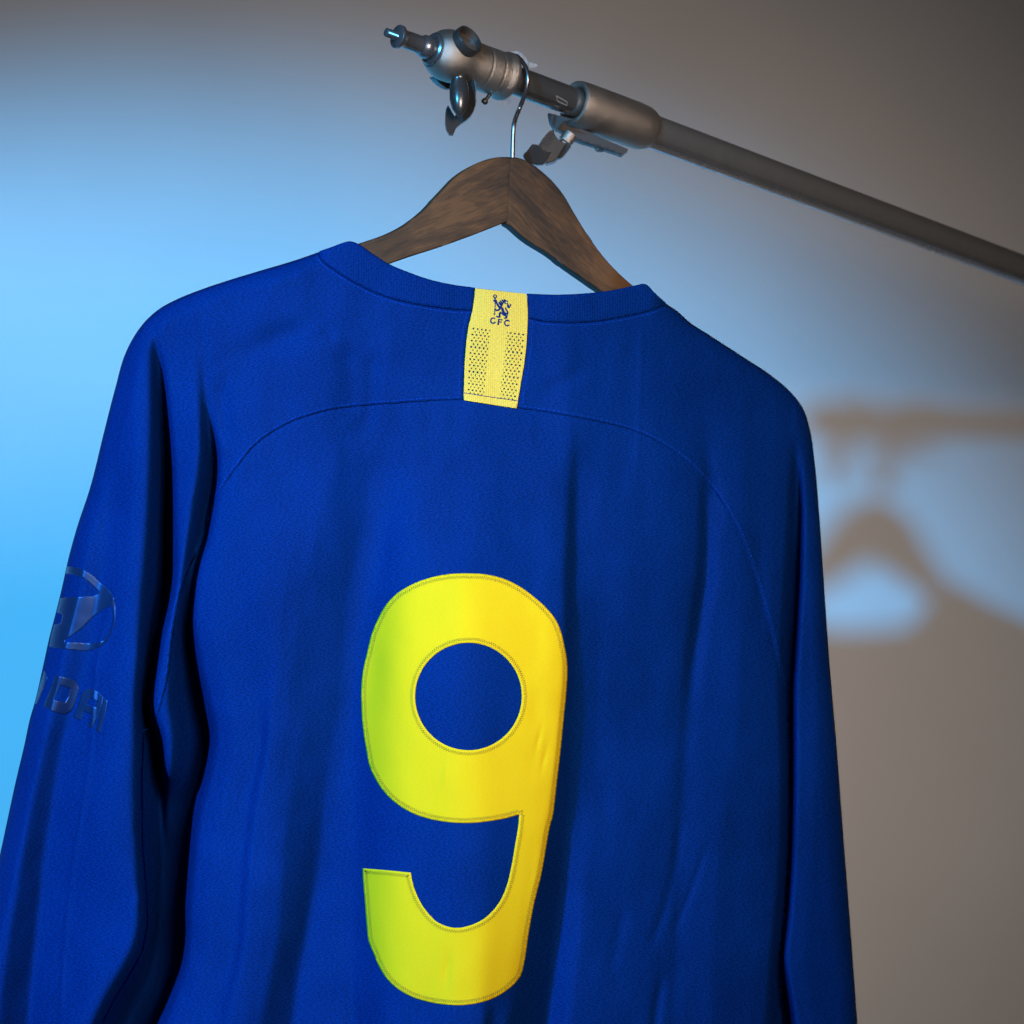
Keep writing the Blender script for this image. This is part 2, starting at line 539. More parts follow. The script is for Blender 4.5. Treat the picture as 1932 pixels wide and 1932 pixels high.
H_C1 = [(600, 4), (640, 12), (700, 32), (850, 52), (1100, 54), (1400, 52), (2300, 56)]
H_S = [(800, 4), (870, 12), (966, 16), (2300, 14)]
LINES = [
    L([(0, -500)], [(0, 20)]),
    L([(650, 225), (800, 190), (1040, 165), (1235, 130), (1400, 85), (1616, 40), (1841, 5), (1932, -5), (2300, -80)],
      [(620, 2), (700, 12), (800, 22), (1040, 28), (1235, 32), (1400, 40), (1616, 48), (1841, 55), (2300, 55)]),
    L([(650, 240), (800, 215), (1040, 200), (1235, 165), (1400, 118), (1616, 84), (1841, 62), (1932, 56), (2300, 0)],
      [(620, 3), (700, 13), (800, 18), (1040, 18), (1235, 16), (1400, 4), (1616, -8), (1841, -28), (2300, -30)]),
    L(CREST1, [(v, h - 2) for v, h in H_C1], -34),
    L(CREST1, H_C1, -12),
    L(CREST1, [(v, h - 9) for v, h in H_C1], 2),
    L(VALL1, [(620, 5), (645, -6), (700, -50), (761, -90), (883, -130), (1003, -165), (1088, -180), (1235, -200), (1371, -215), (1506, -218), (2300, -220)], -9),
    L(VALL1, [(620, 6), (664, 3), (761, 4), (883, 6), (1003, 8), (1088, 8), (1235, 4), (1371, -12), (1440, -30), (1506, -150), (1600, -216), (2300, -220)], 2),
    L(CREST2, [(640, 3), (737, 14), (800, 26), (860, 30), (957, 30), (1076, 28), (1198, 16), (1320, 0), (1400, -12), (1460, -36), (1506, -150), (1600, -215), (2300, -218)], -8),
    L(CREST2, [(640, 3), (737, 12), (800, 20), (860, 22), (957, 22), (1076, 20), (1198, 8), (1320, -8), (1400, -20), (1460, -46), (1506, -160), (1600, -214), (2300, -216)], 3),
    L(VALL2, [(690, 0), (760, -12), (790, -34), (847, -85), (878, -100), (957, -115), (1050, -110), (1171, -160), (1300, -205), (1400, -214), (2300, -214)], -8),
    L(VALL2, [(690, 2), (790, -4), (847, -10), (957, -14), (1050, -16), (1171, -24), (1300, -34), (1400, -40), (2300, -50)], 3),
    L(VALL2, [(690, 3), (850, 0), (1050, 0), (1200, -4), (1400, -14), (2300, -24)], 40),
    L(VALL2, [(690, 4), (850, 4), (1050, 4), (1200, 2), (1400, -4), (2300, -10)], 100),
    L(CREST3, [(700, 2), (850, 6), (1000, 14), (1316, 17), (2300, 18)], -78),
    L(CREST3, [(700, 2), (850, 6), (1000, 13), (1316, 15), (2300, 18)], -44),
    L(CREST3, [(700, 1), (850, 3), (1000, 5), (1316, 5), (1600, 9), (2300, 12)], -14),
    L(VALL3, [(700, 0), (850, -3), (1000, -14), (1116, -19), (1316, -20), (1466, -28), (1616, -42), (1766, -48), (2300, -58)], 8),
    L(VALL3, [(700, 0), (850, -3), (1000, -14), (1116, -19), (1316, -20), (1466, -26), (1616, -36), (2300, -44)], 34),
    L([(650, 770), (900, 750), (1050, 718), (1200, 692), (1350, 678), (2300, 664)], [(700, 0), (900, -2), (1050, -10), (1200, -14), (1500, -16), (2300, -24)]),
    L([(650, 790), (900, 768), (1050, 740), (1200, 718), (1350, 706), (2300, 692)], [(700, 0), (900, 1), (1050, 14), (1200, 26), (1500, 26), (2300, 22)]),
    L([(650, 815), (1050, 764), (1250, 738), (2300, 722)], [(700, 0), (900, 6), (1050, 36), (1200, 66), (2300, 66)]),
    L([(650, 840), (1050, 796), (1250, 772), (2300, 760)], [(700, 0), (900, 9), (1050, 52), (1200, 94), (2300, 96)]),
    L([(650, 875), (1100, 878), (1300, 864), (2300, 850)], [(700, 0), (900, 15), (1050, 76), (1150, 132), (1250, 140), (2300, 136)]),
    L([(650, 905), (1100, 896), (1300, 908), (2300, 918)], [(700, 0), (900, 16), (1050, 78), (1150, 134), (1250, 144), (2300, 142)]),
    F_M(-32, [(780, 2), (850, 8), (950, 24), (1050, 56), (1150, 96), (1270, 112), (2300, 118)]),
    F_M(0, [(780, 1), (850, 5), (950, 16), (1050, 46), (1150, 84), (1270, 98), (2300, 104)]),
    L(FOLDN, [(780, 0), (850, -2), (950, -12), (1050, 6), (1150, 40), (1270, 56), (1500, 28), (1640, 10), (1778, -20), (2300, -40)]),
    L(FOLDN, [(780, 1), (900, 2), (1050, 10), (1150, 26), (1270, 34), (1500, 22), (1640, 22), (2300, 0)], 45),
    L([(600, 1235), (2300, 1225)], [(700, 0), (900, 14), (1200, 20), (2300, 12)]),
    L(FOLDQ, [(800, 2), (900, 18), (1300, 18), (2300, 10)], -38),
    L(FOLDQ, [(800, 1), (900, 13), (1100, 14), (1300, 14), (2300, 10)], -14),
    L(FOLDQ, [(800, 1), (890, 6), (950, -18), (1100, -24), (1250, -16), (1340, 2), (1500, 6), (2300, 8)]),
    L(FOLDQ, [(800, 2), (890, 10), (950, 6), (1100, 4), (1250, 6), (1500, 14), (2300, 14)], 24),
    L([(700, 1400), (1166, 1401), (1366, 1391), (1566, 1361), (1716, 1346), (2300, 1325)], [(700, 1), (900, 20), (1500, 26), (2300, 26)]),
    L(EDGE_S, H_S, -34),
    L(EDGE_S, [(v, h - 10) for v, h in H_S], -4),
    L(EDGE_T, [(800, 2), (840, -8), (900, -60), (966, -110), (1100, -150), (1296, -170), (2300, -190)], -4),
    L(EDGE_T, [(800, 2), (900, -4), (966, -8), (2300, -8)], 4),
    L(EDGE_T, [(800, 2), (900, 6), (2300, 8)], 44),
    L([(0, 2400)], [(0, -40)]),
]
U0, V0, NU, NV = -260, 420, 2000, 1900
us = np.arange(NU) + U0
HM = np.zeros((NV, NU))
for r in range(NV):
    v = V0 + r
    uu, hh = zip(*[f(v) for f in LINES])
    uu = np.maximum.accumulate(np.array(uu) + np.arange(len(uu)) * 1e-3)
    HM[r] = np.interp(us, uu, hh)


def blur(A, sx, sy):
    def k(s):
        x = np.arange(-int(3 * s) - 1, int(3 * s) + 2)
        g = np.exp(-x * x / (2 * s * s))
        return g / g.sum()
    kx, ky = k(sx), k(sy)
    B = np.pad(A, ((0, 0), (len(kx) // 2,) * 2), mode='edge')
    out = np.zeros_like(A)
    for i, w in enumerate(kx):
        out += w * B[:, i:i + A.shape[1]]
    B = np.pad(out, ((len(ky) // 2,) * 2, (0, 0)), mode='edge')
    o2 = np.zeros_like(A)
    for i, w in enumerate(ky):
        o2 += w * B[i:i + A.shape[0]]
    return o2


def sample(A, u, v, step=1):
    x = np.clip((np.asarray(u, float) - U0) / step, 0, A.shape[1] - 1.001)
    y = np.clip((np.asarray(v, float) - V0) / step, 0, A.shape[0] - 1.001)
    i, j = x.astype(int), y.astype(int)
    fx, fy = x - i, y - j
    return (A[j, i] * (1 - fx) + A[j, i + 1] * fx) * (1 - fy) + (A[j + 1, i] * (1 - fx) + A[j + 1, i + 1] * fx) * fy


HM = blur(HM, 5.0, 16.0)
# the stiff number keeps its part of the cloth evenly curved
_m = np.zeros((NV, NU))
_m[1075 - V0:1900 - V0, 668 - U0:1000 - U0] = 1
_m = blur(_m, 9, 12)
HM = HM * (1 - _m) + blur(HM, 15.0, 26.0) * _m
# small irregular wrinkles of the cloth
W4 = blur(RNG.normal(size=(NV // 4, NU // 4)), 7, 20)
W4 = W4 / W4.std() * 3.4
W5 = blur(RNG.normal(size=(NV // 4, NU // 4)), 3, 5)
W4 += W5 / W5.std() * 0.8
W4 *= 1 - 0.6 * _m[::4, ::4][:W4.shape[0], :W4.shape[1]]
CREASES = [([(1285, 1540), (1264, 1680), (1222, 1800)], -5, 9), ([(1335, 1590), (1304, 1680), (1268, 1770)], -4, 7),
           ([(1252, 1830), (1240, 1900), (1228, 1990)], -8, 9), ([(1180, 1700), (1150, 1850)], -4, 12),
           ([(228, 1090), (197, 1180), (167, 1450), (130, 1700), (113, 1932)], 4.5, 4),
           ([(258, 1560), (270, 1690), (250, 1720)], 8, 10),
           ([(1024, 1360), (1008, 1430)], -3, 4), ([(1035, 1395), (1018, 1470)], -2.5, 4), ([(1004, 1640), (1000, 1665)], -3, 5),
           ([(985, 1560), (975, 1600)], 2, 5), ([(850, 1780), (838, 1880)], -4, 9), ([(845, 1430), (835, 1500)], 2.5, 5),
           ([(1211, 600), (1207, 760), (1203, 900)], 1.6, 5), ([(440, 690), (520, 640), (600, 620)], -9, 24), ([(415, 700), (420, 780), (425, 850)], -10, 20),
           ([(640, 640), (665, 720), (655, 800)], -9, 24), ([(705, 650), (700, 740), (690, 830)], -7, 16), ([(1120, 690), (1010, 750)], -4, 16),
           ([(1330, 830), (1350, 930), (1362, 1020)], -5, 12), ([(1430, 1000), (1440, 1200)], -4, 12)]


def creases(u, v):
    h = np.zeros(u.shape)
    for pl, a, w in CREASES:
        P = np.array(pl, float)
        lo, hi = P.min(0) - 3 * w - 10, P.max(0) + 3 * w + 10
        k = (u > lo[0]) & (u < hi[0]) & (v > lo[1]) & (v < hi[1])
        if not k.any():
            continue
        PS = smooth_poly(pl, 12, False)
        x, y = u[k], v[k]
        d = seg_dist(PS, x, y)
        end = np.minimum(np.hypot(x - P[0][0], y - P[0][1]), np.hypot(x - P[-1][0], y - P[-1][1]))
        h[k] += a * np.exp(-(d / w) ** 2) * np.clip(end / 40, 0.12, 1)
    return h


SEAM_L = [(875, 755), (820, 757), (761, 761), (703, 765), (664, 768.6), (625, 774), (590, 783), (550, 797), (515, 816), (485, 838), (450, 879),
          (425, 914), (402, 958), (389, 995), (374, 1040), (356, 1078), (337, 1137), (326, 1210), (319, 1271), (307, 1322), (291, 1372)]
SEAM_R = [(975, 770.6), (1020, 777), (1080, 787), (1140, 799), (1190, 812), (1240, 834), (1275, 856), (1310, 886), (1345, 925), (1375, 970),
          (1400, 1020), (1422, 1080), (1445, 1160), (1463, 1230), (1476, 1300)]
SEAML_S = smooth_poly(SEAM_L, 4, False)
SEAMR_S = smooth_poly(SEAM_R, 4, False)


def relief(u, v, rim=34, depth=45):
    """height of the near cloth surface, in shirt units"""
    u = np.asarray(u, float)
    v = np.asarray(v, float)
    h = sample(HM, u, v) + sample(W4, u, v, 4) + creases(u, v)
    for s in (LEFT_S, RIGHT_S):
        lo, hi = s.min(0) - rim, s.max(0) + rim
        k = (u > lo[0]) & (u < hi[0]) & (v > lo[1])
        if k.any():
            d = seg_dist(s, u[k], v[k])
            x = np.clip(1 - d / rim, 0, 1)
            c = np.sqrt(np.clip(1 - x * x, 0, 1))
            h[k] = h[k] * (0.15 + 0.85 * np.clip(d / rim, 0, 1)) - depth * (1 - c)
    for s in (SEAML_S, SEAMR_S):           # slight pucker along the seams
        lo, hi = s.min(0) - 20, s.max(0) + 20
        k = (u > lo[0]) & (u < hi[0]) & (v > lo[1]) & (v < hi[1])
        if k.any():
            d = seg_dist(s, u[k], v[k])
            h[k] += 0.55 * np.sin((u[k] + 0.6 * v[k]) * 0.62) * np.exp(-((d - 6) / 5) ** 2) - 1.6 * np.exp(-(d / 3.0) ** 2)
    return h


def cloth(u, v, off=0.0):
    u = np.asarray(u, float)
    v = np.asarray(v, float)
    return at_depth(u, v, shirt_depth(u, v) - (relief(u, v) + off) * PX)


def patch(name, outline, mat, parent, off=0.0, step=4.0, holes=(), edge_drop=0.0, edge_w=3.0, thick=0.0012, label=None, pre=None, clip_left=False):
    V, T, de = triangulate(outline, holes, step)
    o_ = off - edge_drop * np.clip(1 - de / edge_w, 0, 1) ** 2
    if pre is not None:
        o_ = o_ + pre(V[:, 0], V[:, 1])
    if clip_left:
        V[:, 0] = np.maximum(V[:, 0], np.interp(V[:, 1], LEFT_S[:, 1], LEFT_S[:, 0]) + 1.2)
    P3 = cloth(V[:, 0], V[:, 1], o_)
    uv = np.stack([V[:, 0] / 1932, 1 - V[:, 1] / 1932], 1)
    o = link(name, mesh(name, P3, T, uv), mat, parent, label=label)
    if thick:
        m = o.modifiers.new("thickness", 'SOLIDIFY')
        m.thickness = thick
        m.offset = -1
    return o


def ribbon_data(line, width, off, V, F, uvs, bulge=0.5):
    P = np.asarray(line, float)
    t = np.gradient(P, axis=0)
    t /= np.linalg.norm(t, axis=1)[:, None] + 1e-9
    nrm = np.stack([-t[:, 1], t[:, 0]], 1)
    a, b = P - nrm * width / 2, P + nrm * width / 2
    k = len(V)
    m = len(P)
    h0 = cloth(a[:, 0], a[:, 1], off)
    h1 = cloth(P[:, 0], P[:, 1], off + bulge)
    h2 = cloth(b[:, 0], b[:, 1], off)
    for row, q in ((h0, a), (h1, P), (h2, b)):
        V.extend(map(tuple, row))
        uvs.extend([(x / 1932, 1 - y / 1932) for x, y in q])
    for i in range(m - 1):
        F.append((k + i, k + i + 1, k + m + i + 1, k + m + i))
        F.append((k + m + i, k + m + i + 1, k + 2 * m + i + 1, k + 2 * m + i))


def ribbons(name, lines, mat, parent, off, kind=None, bulge=0.5, label=None):
    V, F, uvs = [], [], []
    for ln, w in lines:
        ribbon_data(ln, w, off, V, F, uvs, bulge)
    return link(name, mesh(name, V, F, uvs), mat, parent, kind=kind, label=label)


def offset_line(line, d):
    P = np.asarray(line, float)
    t = np.gradient(P, axis=0)
    t /= np.linalg.norm(t, axis=1)[:, None] + 1e-9
    return P + np.stack([-t[:, 1], t[:, 0]], 1) * d


def resample(P, step, closed=False):
    P = np.asarray(P, float)
    if closed:
        P = np.vstack([P, P[:1]])
    s = np.concatenate([[0], np.cumsum(np.hypot(*np.diff(P, axis=0).T))])
    n = max(2, int(s[-1] / step) + 1)
    q = np.linspace(0, s[-1], n)
    return np.stack([np.interp(q, s, P[:, 0]), np.interp(q, s, P[:, 1])], 1)


def dashes(line, dash, gap, width):
    P = resample(line, 1.0)
    out = []
    i = 0
    while i + dash < len(P):
        out.append((P[i:i + int(dash) + 1], width))
        i += int(dash + gap)
    return out


shirt = thing("football_shirt", "royal blue long-sleeved football shirt with yellow number 9, hung on the wooden hanger",
              "shirt", tuple(at_depth(935, 1400, 1.75)))

# --- collar lines
COL_TOP_L = [(605, 473), (628, 465), (650, 457), (660, 455), (673, 458.5), (699, 475.6), (734, 498), (769, 512.7), (808, 526.4), (855, 537), (896, 542.5)]
COL_BOT_L = [(892, 586), (863, 585), (820, 580), (769, 571), (722, 557.7), (675, 536), (636, 512.7), (605, 487), (599, 477)]
COL_TOP_R = [(995, 554), (1054, 555.7), (1113, 552.6), (1164, 546), (1200, 538), (1216, 535.4), (1236, 553), (1258, 573)]
COL_BOT_R = [(1255, 576), (1222, 588), (1171.5, 599.5), (1113, 608), (1074, 609), (1035, 607.5), (1007, 603), (996, 600)]
TAPE_L = [(896.8, 544), (892, 583), (884, 618), (878.5, 665), (876, 720), (875, 755)]
TAPE_R = [(993.7, 554.5), (995.7, 583), (995, 626), (989.8, 681), (982, 728), (975, 770.6)]
S_ = lambda p, st=4: smooth_poly(p, st, False, 60)

# --- main pieces
body_top = np.vstack([S_(SEAM_L)[::-1], S_(SEAM_R)])                       # left armpit -> right armpit
vl = np.arange(1372, 2301, 8.0)
v1 = np.array(VALL1)
c1 = np.array(CREST1)
eT, eS = np.array(EDGE_T), np.array(EDGE_S)
left_join = np.stack([np.interp(vl, c1[:, 0], c1[:, 1]) + 14, vl], 1)
left_join[0] = SEAM_L[-1]
vr = np.arange(1300, 2301, 8.0)
right_join = np.stack([(np.interp(vr, eT[:, 0], eT[:, 1]) * .5 + np.interp(vr, eS[:, 0], eS[:, 1]) * .5), vr], 1)
right_join[0] = SEAM_R[-1]
hem = resample([right_join[-1], left_join[-1]], 8)
# the back panel tucks a little way under the sleeves and the tape
tuck_top = offset_line(body_top, -8)
tuck_top = tuck_top[(np.arange(len(tuck_top)) % 2) == 0]
back_poly = np.vstack([tuck_top, right_join + [5, 0], hem[1:-1], (left_join - [6, 0])[::-1]])
back = patch("back_panel", back_poly, M_FAB, shirt, 0.0, 4.2)

sl_poly = np.vstack([LEFT_S, resample([LEFT_S[-1], left_join[-1]], 8)[1:-1], left_join[::-1], S_(SEAM_L)[::-1][1:-1],
                     S_(TAPE_L)[::-1], S_(COL_BOT_L)[:-2]])
sl_poly = resample(sl_poly, 4.2, True)[:-1]
sleeve_l = patch("sleeve", sl_poly, M_FAB, shirt, 1.6, 4.2, edge_drop=1.6, edge_w=4,
                 label="sleeve with a glossy printed emblem")
sr_poly = np.vstack([RIGHT_S, resample([RIGHT_S[-1], right_join[-1]], 8)[1:-1], right_join[::-1], S_(SEAM_R)[::-1][1:-1],
                     S_(TAPE_R)[::-1], S_(COL_BOT_R)[::-1][1:-1]])
sr_poly = resample(sr_poly, 4.2, True)[:-1]
sleeve_r = patch("sleeve", sr_poly, M_FAB, shirt, 1.6, 4.2, edge_drop=1.6, edge_w=4, label="plain sleeve")


# --- far side of the shirt (front panel), closing the cloth tube behind the hanger
def far_side():
    neck = S_([(600, 476), (640, 560), (720, 640), (850, 690), (980, 700), (1110, 690), (1210, 640), (1257, 573)], 8)
    poly = np.vstack([neck, RIGHT_S[::2], resample([RIGHT_S[-1], LEFT_S[-1]], 12)[1:-1], LEFT_S[::-2]])
    poly = resample(poly, 8, True)[:-1]
    V, T, de = triangulate(poly, (), 9)
    d = np.minimum(seg_dist(LEFT_S, V[:, 0], V[:, 1]), seg_dist(RIGHT_S, V[:, 0], V[:, 1]))
    x = np.clip(1 - d / 90, 0, 1)
    c = np.sqrt(np.clip(1 - x * x, 0, 1))
    hh = -45 - 190 * c - 8 * np.sin(V[:, 0] * 0.021 + V[:, 1] * 0.003) * c
    P3 = at_depth(V[:, 0], V[:, 1], shirt_depth(V[:, 0], V[:, 1]) - hh * PX)
    uv = np.stack([V[:, 0] / 1932, 1 - V[:, 1] / 1932], 1)
    return link("front_panel", mesh("front_panel", P3, [t[::-1] for t in T], uv), M_FAB, shirt)


far_side()


# --- collar
def collar_curve(u, v):
    return np.zeros(u.shape)


cl = resample(np.vstack([S_(COL_TOP_L), S_(COL_BOT_L)]), 3, True)[:-1]
cr_poly = resample(np.vstack([S_(COL_TOP_R), S_(COL_BOT_R)]), 3, True)[:-1]
for poly in (cl, cr_poly):
    patch("collar", poly, M_COLLAR, shirt, 3.2, 3.2, edge_drop=3.0, edge_w=7, thick=0.004)
stitch = []
for ln, d in ((S_(COL_BOT_L), -5), (S_(COL_BOT_R)[:], -5)):
    stitch += dashes(offset_line(ln, d), 4, 2, 1.3)
stitch += dashes(offset_line(S_(TAPE_L), 9)[8:-2], 4, 2, 1.1) + dashes(offset_line(S_(TAPE_R), -9)[12:-2], 4, 2, 1.1)
ribbons("collar_stitching", stitch, M_THREAD, shirt, 2.4, kind="stuff")
for nm, ln, sgn in (("seam_stitching", S_(SEAM_L), 1), ("seam_stitching", S_(SEAM_R), -1)):
    ribbons(nm, dashes(offset_line(ln, 6 * sgn)[2:], 4, 2, 1.2), M_THREAD, shirt, 1.9, kind="stuff")


# --- yellow neck tape: knitted strip with real holes
def neck_tape():
    nx, ny = 100, 226
    a, b = resample(S_(TAPE_L, 2), 1)[:], resample(S_(TAPE_R, 2), 1)
    ti = np.linspace(0, 1, ny)
    A = np.stack([np.interp(ti, np.linspace(0, 1, len(a)), a[:, k]) for k in (0, 1)], 1)
    B = np.stack([np.interp(ti, np.linspace(0, 1, len(b)), b[:, k]) for k in (0, 1)], 1)
    sx = np.linspace(0, 1, nx)
    G = A[:, None] * (1 - sx)[None, :, None] + B[:, None] * sx[None, :, None]
    G = G.reshape(-1, 2)
    V = cloth(G[:, 0], G[:, 1], 3.6)
    edge = np.minimum(np.tile(sx, ny), 1 - np.tile(sx, ny)) * nx
    F = []
    for j in range(ny - 1):
        for i in range(nx - 1):
            y = j / (ny - 1)
            hole = False
            if 0.345 < y < 0.935:
                row = int((y - 0.345) / 0.0272)
                fy = ((y - 0.345) / 0.0272) % 1
                x = i + (row % 2) * 3.5
                fx = x % 7
                band = (5 < i < 37) or (64 < i < 95)
                edge_skip = (y > 0.90 and 40 < i < 60)
                if band and not edge_skip and 0.1 < fy < 0.62 and fx < 2.1:
                    hole = True
            if not hole:
                k = j * nx + i
                F.append((k, k + 1, k + nx + 1, k + nx))
    uv = np.stack([G[:, 0] / 1932, 1 - G[:, 1] / 1932], 1)
    o = link("neck_tape", mesh("neck_tape", V, [f[::-1] for f in F], uv), M_TAPE, shirt)
    m = o.modifiers.new("thickness", 'SOLIDIFY')
    m.thickness = 0.0009
    m.offset = -1
    return o


tape = neck_tape()
under = np.vstack([offset_line(S_(TAPE_L), 5), offset_line(S_(TAPE_R), -5)[::-1]])
tape_lining = patch("tape_lining", resample(np.vstack([offset_line(S_(TAPE_L), -3), offset_line(S_(TAPE_R), 3)[::-1]]), 4, True)[:-1] - [0, 0.6],
                    M_FAB, shirt, 0.6, 5, thick=0.0008)
hemline = resample([(874.5, 741), (920, 748), (978, 756.5)], 2)
ribbons("hem_stitching", [(hemline, 1.3)], M_NAVY, tape, 4.2)


def zc(pts):
    p_ = np.asarray(pts, float)
    return np.stack([896.2 + p_[:, 0] * .03906, 547.2 + p_[:, 1] * .03906], 1)


def stroke(pts, w, closed=False):
    ln = smooth_poly(zc(pts), 0.8, closed)
    if closed:
        ln = np.vstack([ln, ln[:1]])
    return (ln, w * .03906)


arc = lambda cx, cy, rx, ry, a0, a1, n=24: [(cx + rx * math.cos(math.radians(a)), cy + ry * math.sin(math.radians(a))) for a in np.linspace(a0, a1, n)]
lion = [stroke([(958, 420), (972, 640), (965, 900), (950, 1060), (945, 1150)], 46), stroke([(915, 1130), (965, 1190)], 80),
        stroke(arc(972, 300, 70, 68, 0, 345), 50, True), stroke([(965, 370), (972, 470)], 74), stroke([(900, 470), (920, 560)], 52),
        stroke([(985, 490), (1060, 640), (1130, 760), (1240, 900)], 104), stroke([(965, 925), (1050, 985), (1130, 960), (1240, 890)], 84),
        stroke([(1160, 590), (1230, 690), (1290, 800)], 90), stroke([(1210, 510), (1290, 620), (1300, 760)], 74), stroke([(1290, 460), (1370, 560), (1330, 700)], 66),
        stroke([(1390, 470), (1440, 560), (1440, 670)], 66), stroke([(1400, 460), (1500, 520), (1590, 560)], 60), stroke([(1540, 620), (1590, 700), (1620, 780)], 66),
        stroke([(1540, 790), (1610, 790), (1660, 860)], 100), stroke([(1700, 660), (1725, 760), (1650, 800)], 58),
        stroke([(1230, 780), (1330, 930), (1390, 1060), (1490, 1140), (1600, 1170)], 92), stroke([(1320, 860), (1350, 1000), (1400, 1080)], 120),
        stroke([(1460, 850), (1530, 980), (1600, 1130)], 74), stroke([(1250, 1050), (1185, 1180), (1200, 1300)], 92), stroke([(1020, 1265), (1110, 1300), (1210, 1300)], 72),
        stroke([(1290, 1080), (1390, 1180), (1500, 1230)], 112), stroke([(1510, 1220), (1520, 1290), (1490, 1370)], 100), stroke([(1410, 1340), (1500, 1380)], 70)]
ribbons("lion_crest", lion, M_NAVY, tape, 4.3, bulge=0.1, label="small navy lion holding a staff")
ribbons("letter", [stroke(arc(880, 1475, 120, 128, -38, -330), 66)], M_NAVY, tape, 4.3, bulge=0.1, label="letter C")
ribbons("letter", [stroke([(1152, 1395), (1120, 1685)], 68), stroke([(1150, 1412), (1320, 1442)], 56), stroke([(1138, 1530), (1300, 1560)], 56)],
        M_NAVY, tape, 4.3, bulge=0.1, label="letter F")
ribbons("letter", [stroke(arc(1555, 1592, 122, 130, -32, -325), 66)], M_NAVY, tape, 4.3, bulge=0.1, label="letter C")

# --- number 9
Z6 = lambda pts: np.stack([636.8 + np.asarray(pts, float)[:, 0] * .4629, 1037.7 + np.asarray(pts, float)[:, 1] * .4629], 1)
NINE = [(540, 95), (610, 100), (680, 118), (745, 150), (800, 190), (850, 235), (890, 285), (910, 330), (925, 390), (936, 450), (938, 510), (933, 590),
        (922, 700), (910, 820), (895, 950), (885, 1040), (880, 1080), (866, 1130), (850, 1220), (830, 1330), (800, 1450), (780, 1560), (760, 1690),
        (750, 1730), (725, 1765), (690, 1795), (640, 1825), (580, 1845), (510, 1855), (440, 1853), (370, 1842), (300, 1820), (240, 1785), (195, 1740),
        (165, 1690), (145, 1640), (128, 1600), (118, 1520), (110, 1420), (103, 1330), (102, 1297), (200, 1305), (298, 1315), (310, 1370), (330, 1420),
        (365, 1475), (405, 1515), (450, 1535), (490, 1540), (540, 1530), (590, 1508), (635, 1470), (670, 1420), (692, 1365), (710, 1290), (725, 1200),
        (738, 1120), (742, 1077), (700, 1090), (640, 1102), (580, 1110), (510, 1113), (440, 1108), (370, 1095), (300, 1070), (235, 1030), (185, 980),
        (150, 925), (130, 880), (118, 820), (108, 760), (100, 690), (97, 620), (98, 540), (105, 485), (120, 420), (140, 340), (165, 280), (200, 220),
        (245, 175), (300, 142), (360, 118), (440, 100)]
nine = smooth_poly(Z6(NINE), 3)
ang = np.linspace(0, 2 * math.pi, 100, endpoint=False)
nine_hole = Z6(np.stack([534 + 218 * np.cos(ang), 597 + 219 * np.sin(ang)], 1))
number = patch("number_nine", nine, M_NUM, shirt, 2.0, 3.4, holes=(nine_hole,), edge_drop=0.6, edge_w=2.5, thick=0.0008)


def zigzag(loop, inward, step=2.15, mid=7.0, amp=2.7):
    P = resample(loop, step, True)[:-1]
    n = len(P)
    t = np.roll(P, -3, 0) - np.roll(P, 3, 0)
    t /= np.linalg.norm(t, axis=1)[:, None]
    nrm = np.stack([-t[:, 1], t[:, 0]], 1) * inward
    off = mid + amp * np.where(np.arange(n) % 2 == 0, 1, -1)
    Q = P + nrm * off[:, None]
    segs, cur = [], []
    A = 0.5 * np.sum(nine[:, 0] * np.roll(nine[:, 1], -1) - np.roll(nine[:, 0], -1) * nine[:, 1])
    ok = inside(nine, Q[:, 0], Q[:, 1]) & ~inside(nine_hole, Q[:, 0], Q[:, 1])
    d = np.minimum(seg_dist(nine, Q[:, 0], Q[:, 1], True), seg_dist(nine_hole, Q[:, 0], Q[:, 1], True))
    ok &= d > mid - amp - 1.2
    for i in range(n):
        if ok[i]:
            cur.append(Q[i])
        else:
            if len(cur) > 2:
                segs.append(np.array(cur))
            cur = []
    if len(cur) > 2:
        segs.append(np.array(cur))
    return segs


area = np.sum(nine[:, 0] * np.roll(nine[:, 1], -1) - np.roll(nine[:, 0], -1) * nine[:, 1])
zz = [(s, 1.4) for s in zigzag(nine, 1 if area > 0 else -1)]
zz += [(s, 1.4) for s in zigzag(nine_hole, -1)]
ribbons("zigzag_stitching", zz, M_NUMTHREAD, number, 2.6, kind="stuff", bulge=0.3)

# --- glossy print on the left sleeve
Z4 = lambda pts: np.stack([np.asarray(pts, float)[:, 0] * .2441, 990.6 + np.asarray(pts, float)[:, 1] * .2441], 1)
EMB = [(517, 318), (575, 325), (640, 345), (710, 385), (780, 450), (850, 512), (880, 570), (890, 640), (885, 740), (860, 830), (820, 900), (770, 940),
       (700, 968), (600, 970), (480, 955), (380, 942), (392, 870), (418, 770), (452, 765), (470, 757), (482, 692), (440, 675), (466, 565), (560, 557), (640, 552), (740, 541),
       (767, 518), (700, 455), (640, 410), (575, 385), (506, 374)]
EMB_H = [(866, 620), (874, 700), (862, 790), (830, 860), (780, 900), (700, 912), (600, 908), (500, 905), (503, 885), (540, 865), (640, 790), (730, 700), (800, 650)]
patch("sleeve_emblem", smooth_poly(Z4(EMB), 2), M_FOIL, sleeve_l, 2.3, 2.4, holes=(smooth_poly(Z4(EMB_H), 2),), thick=0.0005, clip_left=True,
      label="glossy oval emblem wrapping round the sleeve")
LET_D = [(430, 1160), (520, 1182), (585, 1210), (608, 1260), (590, 1340), (545, 1440), (500, 1465), (420, 1445), (335, 1400), (385, 1280)]
LET_DH = [(472, 1238), (545, 1265), (530, 1325), (505, 1372), (415, 1350)]
